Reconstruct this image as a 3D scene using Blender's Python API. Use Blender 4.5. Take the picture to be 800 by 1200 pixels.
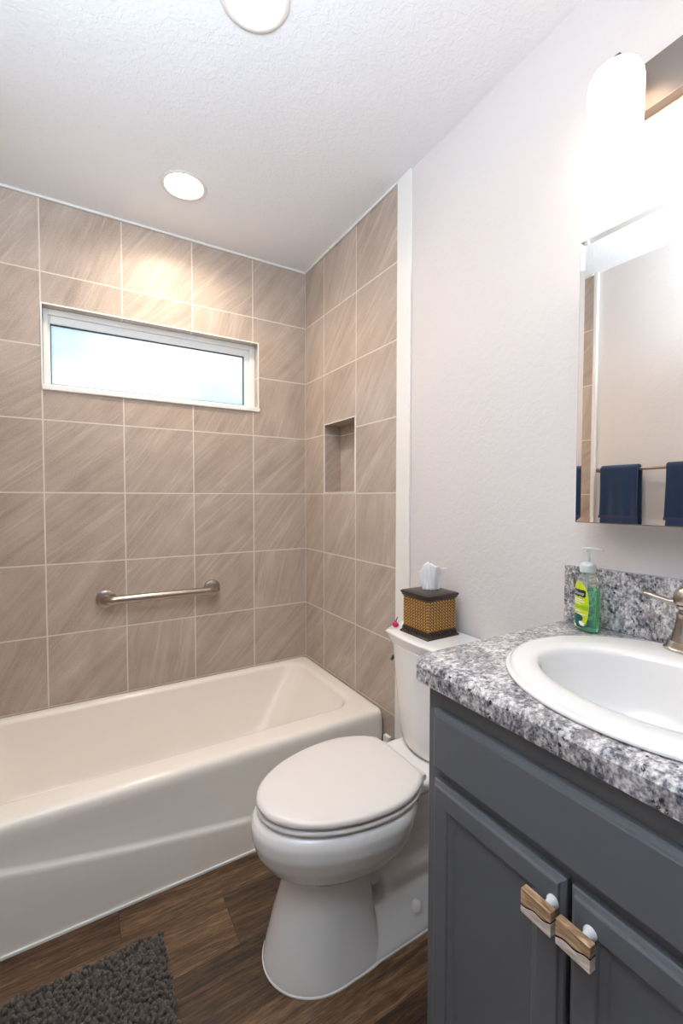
import bpy, bmesh, math, random
from math import sin, cos, pi, radians, sqrt
from mathutils import Vector, Matrix

random.seed(7)
for o in list(bpy.data.objects):
    bpy.data.objects.remove(o)
SC = bpy.context.scene
COL = SC.collection

# ------------------------------------------------------------------ camera
cam_data = bpy.data.cameras.new('camera')
cam = bpy.data.objects.new('camera', cam_data)
COL.objects.link(cam)
SC.camera = cam
cam_data.sensor_fit = 'VERTICAL'
cam_data.sensor_height = 36.0
cam_data.lens = 36.0 * 516.2 / 1200.0
cam_data.clip_start = 0.02
YAW, PIT, ROL = radians(30.959), radians(-1.8904), radians(0.0687)
_r = Vector((cos(YAW), -sin(YAW), 0)); _f0 = Vector((sin(YAW), cos(YAW), 0)); _u0 = Vector((0, 0, 1))
_f = _f0 * cos(PIT) + _u0 * sin(PIT); _u = _u0 * cos(PIT) - _f0 * sin(PIT)
_R = _r * cos(ROL) + _u * sin(ROL); _U = _u * cos(ROL) - _r * sin(ROL)
M4 = Matrix((( _R.x, _U.x, -_f.x, -1.0758), (_R.y, _U.y, -_f.y, -2.1740), (_R.z, _U.z, -_f.z, 1.2306), (0, 0, 0, 1)))
cam.matrix_world = M4

# ------------------------------------------------------------------ world, exposure
W = bpy.data.worlds.new('world'); SC.world = W
W.use_nodes = True
bgn = W.node_tree.nodes['Background']
bgn.inputs['Color'].default_value = (0.86, 0.94, 1.0, 1)
bgn.inputs['Strength'].default_value = 1.2
SC.view_settings.view_transform = 'Standard'
SC.view_settings.look = 'None'
SC.view_settings.gamma = 1.0
SC.view_settings.use_curve_mapping = False
SC.view_settings.exposure = 1.06
CAN_FAR = 122.0
CAN_NEAR = 44.0
SHADE_STRENGTH = 2.1
BOUNCE_POWER = 12.6
WARM = (1.0, 0.83, 0.66, 1)

def area_light(name, loc, rot, sx, sy, power, color):
    l = bpy.data.lights.new(name, 'AREA'); l.shape = 'RECTANGLE'; l.size = sx; l.size_y = sy
    l.energy = power; l.color = color; l.spread = radians(140)
    o = bpy.data.objects.new(name, l); COL.objects.link(o)
    o.location = loc; o.rotation_euler = rot
    return o
# added soft fill, no real lamp, thrown up at the ceiling beside the camera
area_light('added_bounce_fill', (-1.28, -2.10, 1.90), (radians(152), 0, 0), 0.4, 0.5, BOUNCE_POWER, (0.74, 0.88, 1.0))

# ------------------------------------------------------------------ node helpers
class NT:
    def __init__(s, name):
        s.m = bpy.data.materials.new(name); s.m.use_nodes = True
        s.t = s.m.node_tree; s.b = s.t.nodes['Principled BSDF']; s.out = s.t.nodes['Material Output']
    def n(s, typ, **kw):
        nd = s.t.nodes.new(typ)
        for k, v in kw.items():
            setattr(nd, k, v)
        return nd
    def set(s, sock, v):
        if isinstance(v, bpy.types.NodeSocket): s.t.links.new(v, sock)
        elif v is not None:
            if hasattr(sock.default_value, '__len__') and not hasattr(v, '__len__'): v = [v] * len(sock.default_value)
            if hasattr(sock.default_value, '__len__') and len(sock.default_value) == 4 and len(v) == 3: v = (*v, 1)
            sock.default_value = v
    def math(s, op, a, b=None, c=None, clamp=False):
        nd = s.n('ShaderNodeMath', operation=op, use_clamp=clamp)
        for i, v in enumerate((a, b, c)):
            if v is not None: s.set(nd.inputs[i], v)
        return nd.outputs[0]
    def vmath(s, op, a, b=None):
        nd = s.n('ShaderNodeVectorMath', operation=op)
        s.set(nd.inputs[0], a)
        if b is not None:
            s.set(nd.inputs['Scale'] if op == 'SCALE' else nd.inputs[1], b)
        return nd.outputs[0]
    def sep(s, v):
        nd = s.n('ShaderNodeSeparateXYZ'); s.set(nd.inputs[0], v); return nd.outputs
    def comb(s, x=0, y=0, z=0):
        nd = s.n('ShaderNodeCombineXYZ')
        for i, v in enumerate((x, y, z)): s.set(nd.inputs[i], v)
        return nd.outputs[0]
    def noise(s, vec, scale, detail=3, rough=0.55, dist=0.0, color=False):
        nd = s.n('ShaderNodeTexNoise'); s.set(nd.inputs['Vector'], vec)
        nd.inputs['Scale'].default_value = scale; nd.inputs['Detail'].default_value = detail
        nd.inputs['Roughness'].default_value = rough; nd.inputs['Distortion'].default_value = dist
        return nd.outputs['Color' if color else 'Fac']
    def voro(s, vec, scale, feature='F1', out='Distance', rnd=1.0):
        nd = s.n('ShaderNodeTexVoronoi', feature=feature); s.set(nd.inputs['Vector'], vec)
        nd.inputs['Scale'].default_value = scale; nd.inputs['Randomness'].default_value = rnd
        return nd.outputs[out]
    def ramp(s, fac, stops, interp='LINEAR'):
        nd = s.n('ShaderNodeValToRGB'); s.set(nd.inputs[0], fac); cr = nd.color_ramp; cr.interpolation = interp
        while len(cr.elements) < len(stops): cr.elements.new(0.5)
        for e, (p, c) in zip(cr.elements, stops):
            e.position = p; e.color = (*c, 1) if len(c) == 3 else c
        return nd.outputs[0]
    def mix(s, fac, a, b, blend='MIX'):
        nd = s.n('ShaderNodeMix', data_type='RGBA', blend_type=blend)
        s.set(nd.inputs[0], fac); s.set(nd.inputs[6], a); s.set(nd.inputs[7], b)
        return nd.outputs[2]
    def bump(s, h, strength=0.3, dist=0.01, normal=None):
        nd = s.n('ShaderNodeBump'); s.set(nd.inputs['Height'], h)
        nd.inputs['Strength'].default_value = strength; nd.inputs['Distance'].default_value = dist
        if normal is not None: s.set(nd.inputs['Normal'], normal)
        s.t.links.new(nd.outputs[0], s.b.inputs['Normal']); return nd.outputs[0]
    def obj(s):
        return s.n('ShaderNodeTexCoord').outputs['Object']
    def pos(s):
        return s.n('ShaderNodeNewGeometry').outputs['Position']
    def P(s, **kw):
        for k, v in kw.items(): s.set(s.b.inputs[k.replace('_', ' ')], v)
        return s.m

def srgb(r, g, b):
    f = lambda c: (c / 255 / 12.92) if c / 255 <= 0.04045 else ((c / 255 + 0.055) / 1.055) ** 2.4
    return (f(r), f(g), f(b))

def plain(name, col, rough=0.5, metal=0.0, noise_amt=0.0, nscale=30, bump=0.0, bscale=200, **kw):
    t = NT(name)
    c = col
    if noise_amt:
        nz = t.noise(t.obj(), nscale, 4)
        c = t.mix(nz, tuple(v * (1 - noise_amt) for v in col), tuple(min(1, v * (1 + noise_amt)) for v in col))
    t.P(Base_Color=c, Roughness=rough, Metallic=metal, **kw)
    if bump:
        t.bump(t.noise(t.obj(), bscale, 3), bump, 0.002)
    return t.m

# ------------------------------------------------------------------ materials
TS = 0.2975
def tile_material():
    t = NT('stone_look_tile')
    g = t.n('ShaderNodeNewGeometry')
    px, py, pz = t.sep(g.outputs['Position'])
    nx, ny, nz = [t.math('ABSOLUTE', v) for v in t.sep(g.outputs['True Normal'])]
    a = t.math('DIVIDE', px, TS)
    b = t.math('DIVIDE', t.math('ADD', py, 0.6965 * TS), TS)
    c = t.math('DIVIDE', t.math('SUBTRACT', pz, 1.2495), TS)
    masks = []
    cells = []
    for v, nn in ((a, nx), (b, ny), (c, nz)):
        fr = t.math('FRACT', v)
        d = t.math('MINIMUM', fr, t.math('SUBTRACT', 1.0, fr))
        mk = t.n('ShaderNodeMapRange', interpolation_type='SMOOTHSTEP')
        t.set(mk.inputs['Value'], d)
        mk.inputs['From Min'].default_value = 0.0074; mk.inputs['From Max'].default_value = 0.0112
        mk.inputs['To Min'].default_value = 1.0; mk.inputs['To Max'].default_value = 0.0
        masks.append(t.math('MULTIPLY', mk.outputs[0], t.math('LESS_THAN', nn, 0.5)))
        cells.append(t.math('FLOOR', t.math('ADD', v, 0.004)))
    grout = t.math('MAXIMUM', masks[0], t.math('MAXIMUM', masks[1], masks[2]))
    wn = t.n('ShaderNodeTexWhiteNoise', noise_dimensions='3D')
    t.set(wn.inputs['Vector'], t.comb(*cells))
    rnd = wn.outputs['Value']; rc = t.sep(wn.outputs['Color'])
    one = lambda n_: t.math('SUBTRACT', 1.0, n_)
    u = t.math('ADD', t.math('MULTIPLY', px, one(t.math('GREATER_THAN', nx, 0.5))), t.math('MULTIPLY', py, t.math('GREATER_THAN', nx, 0.5)))
    v = t.math('ADD', t.math('MULTIPLY', pz, one(t.math('GREATER_THAN', nz, 0.5))), t.math('MULTIPLY', py, t.math('GREATER_THAN', nz, 0.5)))
    # streak direction: diagonal, differing from tile to tile, steeper on the side wall
    sgn = t.math('SUBTRACT', 1.0, t.math('MULTIPLY', t.math('GREATER_THAN', nx, 0.5), 2.0))
    ang0 = t.math('ADD', radians(36), t.math('MULTIPLY', rnd, radians(24)))
    ang0 = t.math('ADD', ang0, t.math('MULTIPLY', t.math('GREATER_THAN', rc[1], 0.80), radians(22)))
    ca = t.math('COSINE', ang0); sa = t.math('SINE', ang0)
    u2 = t.math('MULTIPLY', u, sgn)
    al = t.math('ADD', t.math('MULTIPLY', u2, ca), t.math('MULTIPLY', v, sa))
    ac = t.math('SUBTRACT', t.math('MULTIPLY', v, ca), t.math('MULTIPLY', u2, sa))
    off = t.math('MULTIPLY', rc[0], 40.0)
    vec = t.comb(t.math('ADD', t.math('MULTIPLY', al, 2.2), off), t.math('MULTIPLY', ac, 17.0), off)
    s1 = t.noise(vec, 1.0, 5, 0.62, 0.5)
    vec2 = t.comb(t.math('ADD', t.math('MULTIPLY', al, 6.0), off), t.math('MULTIPLY', ac, 75.0), off)
    s2 = t.noise(vec2, 1.0, 4, 0.65, 0.3)
    grain = t.noise(g.outputs['Position'], 200, 4, 0.75)
    cloud = t.noise(g.outputs['Position'], 7, 3, 0.5)
    k = t.math('ADD', t.math('MULTIPLY', s1, 0.44), t.math('MULTIPLY', s2, 0.20))
    k = t.math('ADD', k, t.math('MULTIPLY', grain, 0.44))
    k = t.math('ADD', k, t.math('MULTIPLY', t.math('SUBTRACT', cloud, 0.5), 0.22))
    k = t.math('ADD', k, t.math('MULTIPLY', t.math('SUBTRACT', rnd, 0.5), 0.05))
    col = t.ramp(k, [(0.34, srgb(158, 142, 130)), (0.50, srgb(184, 168, 155)), (0.62, srgb(198, 183, 170)), (0.78, srgb(220, 208, 197))])
    vn = t.noise(t.comb(t.math('ADD', t.math('MULTIPLY', al, 1.1), off), t.math('MULTIPLY', ac, 16.0), off), 1.0, 2, 0.45, 0.1)
    vein = t.math('SUBTRACT', 1.0, t.math('MULTIPLY', t.math('ABSOLUTE', t.math('SUBTRACT', vn, 0.60)), 45.0), clamp=True)
    col = t.mix(t.math('MULTIPLY', vein, 0.30), col, srgb(226, 214, 203))
    col = t.mix(grout, col, srgb(226, 217, 207))
    t.P(Base_Color=col, Roughness=t.math('ADD', 0.36, t.math('MULTIPLY', grout, 0.4)), Specular_IOR_Level=0.22)
    hgt = t.math('ADD', t.math('MULTIPLY', grout, -1.0), t.math('MULTIPLY', t.math('ADD', s2, grain), 0.10))
    t.bump(hgt, 0.35, 0.003)
    return t.m

def wood_floor_material():
    t = NT('wood_plank_vinyl')
    x, y, z = t.sep(t.pos())
    PW, PL = 0.17, 1.22
    rv = t.math('DIVIDE', t.math('ADD', y, 0.855), PW)
    row = t.math('FLOOR', rv)
    rx = t.math('DIVIDE', t.math('ADD', t.math('ADD', x, 0.99), t.math('MULTIPLY', row, 0.281)), PL)
    cell = t.math('FLOOR', rx)
    def edge(v, w):
        fr = t.math('FRACT', v)
        return t.math('LESS_THAN', t.math('MINIMUM', fr, t.math('SUBTRACT', 1.0, fr)), w)
    seam = t.math('MAXIMUM', edge(rv, 0.006), edge(rx, 0.0009))
    wn = t.n('ShaderNodeTexWhiteNoise', noise_dimensions='2D'); t.set(wn.inputs['Vector'], t.comb(cell, row, 0))
    r1, r2, r3 = t.sep(wn.outputs['Color'])
    off = t.math('MULTIPLY', r1, 30.0)
    xo = t.math('ADD', x, off)
    warp = t.noise(t.comb(t.math('MULTIPLY', xo, 3.0), t.math('MULTIPLY', y, 9.0), off), 1.0, 2)
    yv = t.math('ADD', y, t.math('MULTIPLY', warp, 0.05))
    g1 = t.noise(t.comb(t.math('MULTIPLY', xo, 5.0), t.math('MULTIPLY', yv, 80.0), off), 1.0, 6, 0.7, 1.0)
    g2 = t.noise(t.comb(t.math('MULTIPLY', xo, 22.0), t.math('MULTIPLY', y, 230.0), off), 1.0, 4, 0.75)
    g3 = t.noise(t.comb(t.math('MULTIPLY', xo, 1.6), t.math('MULTIPLY', y, 7.0), off), 1.0, 3, 0.5, 1.2)
    k = t.math('ADD', t.math('ADD', t.math('MULTIPLY', g1, 0.55), t.math('MULTIPLY', g2, 0.42)), t.math('MULTIPLY', g3, 0.20))
    k = t.math('ADD', k, t.math('MULTIPLY', t.math('SUBTRACT', r2, 0.5), 0.20))
    col = t.ramp(k, [(0.43, srgb(34, 22, 14)), (0.54, srgb(72, 51, 34)), (0.63, srgb(102, 75, 51)), (0.76, srgb(146, 114, 84))])
    # knots
    kn = t.voro(t.comb(t.math('MULTIPLY', xo, 2.6), t.math('MULTIPLY', y, 7.0), off), 1.0, 'F1', 'Distance')
    km = t.math('SUBTRACT', 1.0, t.math('MULTIPLY', kn, 7.0), clamp=True)
    col = t.mix(t.math('MULTIPLY', km, 0.55), col, srgb(48, 33, 24))
    col = t.mix(t.math('MULTIPLY', seam, 0.75), col, srgb(38, 27, 20))
    t.P(Base_Color=col, Roughness=0.42)
    t.bump(t.math('SUBTRACT', t.math('MULTIPLY', k, 0.25), seam), 0.25, 0.002)
    return t.m

def granite_material():
    t = NT('speckled_granite_laminate')
    p = t.obj()
    warp = t.vmath('ADD', p, t.vmath('SCALE', t.noise(p, 35, 2, 0.5, 0, True), 0.012))
    big = t.noise(warp, 21, 4, 0.6, 0.6)
    med = t.noise(t.vmath('MULTIPLY', warp, (0.8, 1.25, 1.0)), 105, 4, 0.62)
    fine = t.noise(p, 240, 3, 0.6)
    k = t.math('ADD', t.math('MULTIPLY', big, 0.34), t.math('ADD', t.math('MULTIPLY', med, 0.52), t.math('MULTIPLY', fine, 0.30)))
    col = t.ramp(k, [(0.43, srgb(46, 48, 57)), (0.505, srgb(96, 98, 106)), (0.56, srgb(152, 150, 154)), (0.615, srgb(200, 195, 194)), (0.70, srgb(240, 235, 232))])
    # brown-grey smears and black flecks
    sm = t.noise(t.vmath('MULTIPLY', warp, (1.0, 2.2, 1.0)), 30, 4, 0.6, 1.0)
    col = t.mix(t.ramp(sm, [(0.56, (0, 0, 0)), (0.64, (0.65, 0.65, 0.65))]), col, srgb(128, 118, 114))
    vz = t.voro(warp, 150, 'F1', 'Color')
    fl = t.math('GREATER_THAN', t.sep(vz)[0], 0.92)
    fl = t.math('MULTIPLY', fl, t.math('LESS_THAN', t.voro(warp, 150), 0.42))
    col = t.mix(t.math('MULTIPLY', fl, t.math('LESS_THAN', med, 0.53)), col, srgb(36, 36, 42))
    t.P(Base_Color=col, Roughness=0.28)
    return t.m

def wall_paint(name, col, strength, scale=55):
    t = NT(name)
    p = t.pos()
    a = t.noise(p, scale, 4, 0.6, 0.4)
    b = t.ramp(t.noise(p, scale * 0.45, 3, 0.5, 0.8), [(0.46, (0, 0, 0)), (0.56, (1, 1, 1))])
    t.P(Base_Color=col, Roughness=0.75)
    t.bump(t.math('ADD', t.math('MULTIPLY', a, 0.8), t.math('MULTIPLY', b, 0.5)), strength, 0.004)
    return t.m

def wicker_material():
    t = NT('braided_wicker')
    x, y, z = t.sep(t.obj())
    g = t.n('ShaderNodeNewGeometry'); nx, ny, nz = [t.math('ABSOLUTE', v) for v in t.sep(g.outputs['True Normal'])]
    u = t.math('ADD', t.math('MULTIPLY', x, t.math('GREATER_THAN', ny, 0.5)), t.math('MULTIPLY', y, t.math('GREATER_THAN', nx, 0.5)))
    uu = t.math('DIVIDE', u, 0.0122)
    fu = t.math('FRACT', uu); cell = t.math('FLOOR', uu)
    tri = t.math('MULTIPLY', t.math('ABSOLUTE', t.math('SUBTRACT', fu, 0.5)), 2.0)
    ph = t.math('ADD', t.math('DIVIDE', z, 0.0092), t.math('MULTIPLY', tri, 0.9))
    st = t.math('ABSOLUTE', t.math('SUBTRACT', t.math('FRACT', ph), 0.5))
    h = t.math('SUBTRACT', 1.0, t.math('MULTIPLY', st, 2.0))
    h = t.math('MULTIPLY', h, t.math('SUBTRACT', 1.0, t.math('POWER', tri, 6.0)))
    nz_ = t.noise(t.obj(), 190, 3, 0.6)
    k = t.math('ADD', t.math('MULTIPLY', h, 0.75), t.math('MULTIPLY', nz_, 0.45))
    col = t.ramp(k, [(0.25, srgb(44, 22, 4)), (0.48, srgb(138, 84, 24)), (0.72, srgb(206, 146, 58)), (0.95, srgb(240, 198, 116))])
    t.P(Base_Color=col, Roughness=0.45)
    t.bump(h, 0.8, 0.003)
    return t.m

def brushed_metal(name, col, rough=0.3, scale=(150, 150, 150)):
    t = NT(name)
    nz = t.noise(t.vmath('MULTIPLY', t.obj(), scale), 1.0, 3)
    t.P(Base_Color=t.mix(nz, tuple(c * 0.93 for c in col), col), Metallic=1.0, Roughness=t.math('ADD', rough - 0.05, t.math('MULTIPLY', nz, 0.06)))
    return t.m

def emitter(name, col, strength):
    t = NT(name)
    t.P(Base_Color=(0.9, 0.88, 0.84), Emission_Color=col, Emission_Strength=strength, Roughness=0.4)
    return t.m

def frosted_pane():
    t = NT('obscure_glass')
    p = t.obj()
    peb = t.noise(p, 160, 2, 0.5)
    big = t.noise(p, 2.0, 0, 0.5)  # bluish sky light painted into the pane colour as broad soft patches
    tr = t.n('ShaderNodeBsdfTranslucent')
    t.set(tr.inputs['Color'], t.mix(t.math('ADD', t.math('MULTIPLY', peb, 0.5), t.ramp(big, [(0.30, (0, 0, 0)), (0.62, (0.75, 0.75, 0.75))]), clamp=True), (0.50, 0.60, 0.655), (1.0, 1.0, 1.0)))
    gl = t.n('ShaderNodeBsdfGlossy'); gl.inputs['Roughness'].default_value = 0.15
    mx = t.n('ShaderNodeMixShader'); mx.inputs[0].default_value = 0.06
    bp = t.n('ShaderNodeBump'); bp.inputs['Strength'].default_value = 0.5; bp.inputs['Distance'].default_value = 0.003
    t.set(bp.inputs['Height'], peb)
    t.t.links.new(bp.outputs[0], gl.inputs['Normal']); t.t.links.new(bp.outputs[0], tr.inputs['Normal'])
    t.t.links.new(tr.outputs[0], mx.inputs[1]); t.t.links.new(gl.outputs[0], mx.inputs[2])
    t.t.links.new(mx.outputs[0], t.out.inputs['Surface'])
    return t.m

def towel_material():
    t = NT('navy_terry')
    nz = t.noise(t.obj(), 420, 3, 0.7)
    lo = t.noise(t.obj(), 22, 3, 0.6)
    col = t.mix(t.math('ADD', t.math('MULTIPLY', nz, 0.6), t.math('MULTIPLY', lo, 0.4)), srgb(0, 18, 44), srgb(8, 58, 106))
    t.P(Base_Color=col, Roughness=0.95, Sheen_Weight=0.3)
    t.bump(nz, 0.8, 0.004)
    return t.m

def knob_wood_material():
    t = NT('live_edge_wood')
    g = t.noise(t.vmath('MULTIPLY', t.obj(), (90, 30, 260)), 1.0, 4, 0.6, 0.6)
    col = t.ramp(g, [(0.34, srgb(118, 88, 62)), (0.5, srgb(180, 146, 112)), (0.68, srgb(224, 196, 164))])
    t.P(Base_Color=col, Roughness=0.4); return t.m

def knob_resin_material():
    t = NT('pale_stone_resin')
    g = t.noise(t.vmath('MULTIPLY', t.obj(), (60, 30, 110)), 1.0, 4, 0.6, 0.8)
    t.P(Base_Color=t.ramp(g, [(0.36, srgb(190, 174, 160)), (0.6, srgb(238, 228, 218))]), Roughness=0.3); return t.m

def rug_material():
    t = NT('charcoal_chenille')
    nz = t.noise(t.obj(), 90, 3, 0.6)
    lo = t.noise(t.obj(), 9, 3, 0.6)
    col = t.mix(t.math('ADD', t.math('MULTIPLY', nz, 0.5), t.math('MULTIPLY', lo, 0.5)), srgb(58, 53, 50), srgb(112, 104, 98))
    t.P(Base_Color=col, Roughness=1.0, Sheen_Weight=0.15); t.bump(t.noise(t.obj(), 700, 2), 0.5, 0.002); return t.m

M = dict(
    tile=tile_material(), floor=wood_floor_material(), granite=granite_material(),
    paint=wall_paint('white_orange_peel_paint', srgb(226, 220, 218), 0.15, 120),
    ceil=wall_paint('knockdown_ceiling_paint', srgb(246, 246, 249), 0.27, 125),
    trim=plain('white_trim_paint', srgb(244, 242, 238), 0.35, noise_amt=0.02),
    vinyl=plain('white_vinyl', srgb(246, 246, 244), 0.35, noise_amt=0.015),
    gasket=plain('dark_gasket', srgb(52, 58, 62), 0.6, noise_amt=0.1),
    pane=frosted_pane(),
    tub=plain('white_acrylic', srgb(246, 238, 228), 0.20, noise_amt=0.015, bump=0.05, bscale=90),
    china=plain('white_china', srgb(243, 240, 237), 0.12, noise_amt=0.01, Coat_Weight=0.4, Coat_Roughness=0.05),
    seat=plain('white_seat_plastic', srgb(236, 229, 224), 0.28, noise_amt=0.01),
    sinkw=plain('white_sink_china', srgb(236, 233, 230), 0.12, noise_amt=0.01, Coat_Weight=0.4),
    cab=plain('slate_grey_cabinet_paint', srgb(106, 108, 113), 0.33, noise_amt=0.05, nscale=60, bump=0.04, bscale=500),
    nickel=brushed_metal('brushed_nickel', (0.50, 0.455, 0.41), 0.26),
    nickel2=brushed_metal('brushed_steel_bar', (0.42, 0.365, 0.315), 0.32),
    bronze=brushed_metal('brushed_bronze', (0.27, 0.225, 0.195), 0.38, (400, 6, 400)),
    can_far=emitter('warm_lens_far', (1.0, 0.84, 0.66, 1), CAN_FAR), can_near=emitter('warm_lens_near', (1.0, 0.84, 0.66, 1), CAN_NEAR),
    shade=emitter('lit_opal_glass', (1.0, 0.84, 0.68, 1), SHADE_STRENGTH),
    canring=plain('white_can_trim', srgb(236, 232, 226), 0.5, noise_amt=0.02),
    wicker=wicker_material(),
    darkwood=plain('dark_carved_wood', srgb(52, 41, 34), 0.38, noise_amt=0.35, nscale=120, bump=0.35, bscale=160),
    tissue=plain('tissue_paper', srgb(248, 247, 248), 0.9, noise_amt=0.02, Subsurface_Weight=0.0),
    towel=towel_material(),
    band=plain('navy_woven_band', srgb(52, 52, 92), 0.8, noise_amt=0.2, nscale=300, bump=0.4, bscale=500),
    wood=knob_wood_material(), resin=knob_resin_material(),
    bark=plain('dark_bark_edge', srgb(38, 24, 18), 0.7, noise_amt=0.3),
    screw=plain('white_knob_post', srgb(226, 226, 230), 0.25, noise_amt=0.03),
    rug=rug_material(),
    rugback=plain('rug_backing', srgb(70, 65, 62), 0.95, noise_amt=0.15),
    green=plain('green_soap', srgb(28, 150, 84), 0.12, noise_amt=0.05),
    label=None, navy=plain('label_navy', srgb(22, 26, 66), 0.35, noise_amt=0.05),
    white=plain('label_white', srgb(246, 248, 244), 0.4, noise_amt=0.01),
    teal=plain('label_teal', srgb(18, 96, 98), 0.4, noise_amt=0.25, nscale=200),
    lime=plain('label_lime_band', srgb(150, 190, 28), 0.4, noise_amt=0.06),
    pump=plain('translucent_pump_plastic', srgb(224, 230, 226), 0.3, noise_amt=0.02, Transmission_Weight=0.25),
    magenta=plain('magenta_plastic', srgb(206, 22, 104), 0.35, noise_amt=0.1),
    black=plain('dark_lever', srgb(40, 36, 34), 0.35, noise_amt=0.1),
)
t = NT('label_yellow_green')
_x, _y, _z = t.sep(t.obj())
M['label'] = t.P(Base_Color=t.mix(t.noise(t.obj(), 45, 2), srgb(226, 226, 20), srgb(176, 206, 34)), Roughness=0.35)
t = NT('clear_plastic')
M['clear'] = t.P(Base_Color=(0.93, 0.97, 0.94), Transmission_Weight=1.0, Roughness=0.04, IOR=1.12)
t = NT('green_liquid')
M['liquid'] = t.P(Base_Color=(0.42, 0.97, 0.68), Transmission_Weight=0.85, Roughness=0.10, IOR=1.12)
t = NT('mirror_silver')
M['mirror'] = t.P(Base_Color=(0.90, 0.86, 0.81), Metallic=1.0, Roughness=0.0)

# ------------------------------------------------------------------ mesh helpers
WL = {}
def wloc(o):
    return WL.get(o.name, Vector((0, 0, 0))) if o else Vector((0, 0, 0))

class MB:
    def __init__(s): s.v = []; s.f = []; s.mi = []; s.cur = 0
    def add(s, vs, fs):
        o = len(s.v); s.v += [tuple(p) for p in vs]; s.f += [tuple(i + o for i in f) for f in fs]; s.mi += [s.cur] * len(fs); return s
    def box(s, x0, x1, y0, y1, z0, z1):
        x0, x1 = sorted((x0, x1)); y0, y1 = sorted((y0, y1)); z0, z1 = sorted((z0, z1))
        vs = [(x, y, z) for z in (z0, z1) for y in (y0, y1) for x in (x0, x1)]
        return s.add(vs, [(0, 2, 3, 1), (4, 5, 7, 6), (0, 1, 5, 4), (2, 6, 7, 3), (0, 4, 6, 2), (1, 3, 7, 5)])
    def loft(s, rings, cap0=True, cap1=True, closed=True, loop=False):
        n = len(rings[0]); vs = [p for r in rings for p in r]; fs = []
        m = len(rings)
        for i in range(m if loop else m - 1):
            j = (i + 1) % m
            for k in range(n if closed else n - 1):
                l = (k + 1) % n
                fs.append((i * n + k, i * n + l, j * n + l, j * n + k))
        if cap0 and not loop: fs.append(tuple(reversed(range(n))))
        if cap1 and not loop: fs.append(tuple(range((m - 1) * n, m * n)))
        return s.add(vs, fs)
    def lathe(s, prof, c, n=32, axis='Z', cap0=True, cap1=True):
        rings = []
        for r, h in prof:
            ring = []
            for k in range(n):
                a = 2 * pi * k / n; ca, sa = r * cos(a), r * sin(a)
                if axis == 'Z': ring.append((c[0] + ca, c[1] + sa, c[2] + h))
                elif axis == 'Y': ring.append((c[0] + ca, c[1] + h, c[2] + sa))
                else: ring.append((c[0] + h, c[1] + ca, c[2] + sa))
            rings.append(ring)
        return s.loft(rings, cap0, cap1)
    def tube(s, path, rad, n=16, caps=True):
        P = [Vector(p) for p in path]; rings = []
        rr = rad if isinstance(rad, (list, tuple)) else [rad] * len(P)
        prev = None
        for i, p in enumerate(P):
            d = (P[min(i + 1, len(P) - 1)] - P[max(i - 1, 0)]).normalized()
            if prev is None:
                up = Vector((0, 0, 1)) if abs(d.z) < 0.9 else Vector((1, 0, 0))
                e1 = d.cross(up).normalized()
            else:
                e1 = (prev - d * prev.dot(d)).normalized()
            prev = e1; e2 = d.cross(e1)
            r = rr[i]; ra, rb = (r if isinstance(r, tuple) else (r, r))
            rings.append([tuple(p + e1 * (ra * cos(2 * pi * k / n)) + e2 * (rb * sin(2 * pi * k / n))) for k in range(n)])
        return s.loft(rings, caps, caps)
    def build(s, name, mats, parent=None, smooth=None, bevel=0.0, seg=2, subsurf=0, loc=None, solid=0.0, fixn=True):
        base = wloc(parent) if parent else Vector(loc or (0, 0, 0))
        me = bpy.data.meshes.new(name)
        me.from_pydata([(p[0] - base.x, p[1] - base.y, p[2] - base.z) for p in s.v], [], s.f)
        if not isinstance(mats, (list, tuple)): mats = [mats]
        for m in mats: me.materials.append(m)
        for p, i in zip(me.polygons, s.mi): p.material_index = i
        if fixn:
            bm = bmesh.new(); bm.from_mesh(me); bmesh.ops.recalc_face_normals(bm, faces=bm.faces); bm.to_mesh(me); bm.free()
        me.update()
        o = bpy.data.objects.new(name, me); COL.objects.link(o)
        if parent: o.parent = parent
        else: o.location = base
        WL[o.name] = base
        if smooth is not None:
            me.polygons.foreach_set('use_smooth', [True] * len(me.polygons))
            if smooth < 180: me.set_sharp_from_angle(angle=radians(smooth))
        if solid:
            md = o.modifiers.new('solid', 'SOLIDIFY'); md.thickness = solid; md.offset = 0
        if bevel:
            md = o.modifiers.new('bevel', 'BEVEL'); md.width = bevel; md.segments = seg; md.limit_method = 'ANGLE'; md.angle_limit = radians(40)
            md.harden_normals = True
            me.polygons.foreach_set('use_smooth', [True] * len(me.polygons))
        if subsurf:
            md = o.modifiers.new('sub', 'SUBSURF'); md.levels = subsurf; md.render_levels = subsurf
        return o

def thing(name, label, cat, loc, group=None):
    o = bpy.data.objects.new(name, None); COL.objects.link(o); o.location = loc; o.empty_display_size = 0.05
    WL[o.name] = Vector(loc)
    return tag(o, label, cat, group)
def tag(o, label, cat, group=None):
    o['label'] = label; o['category'] = cat
    if group: o['group'] = group
    return o
def struct(o):
    o['kind'] = 'structure'; return o

def rrect(x0, x1, y0, y1, r, z, n=8):
    pts = []
    for cx, cy, a0 in ((x1 - r, y1 - r, 0), (x0 + r, y1 - r, pi / 2), (x0 + r, y0 + r, pi), (x1 - r, y0 + r, 3 * pi / 2)):
        for k in range(n + 1):
            a = a0 + (pi / 2) * k / n
            pts.append((cx + r * cos(a), cy + r * sin(a), z))
    return pts

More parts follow.
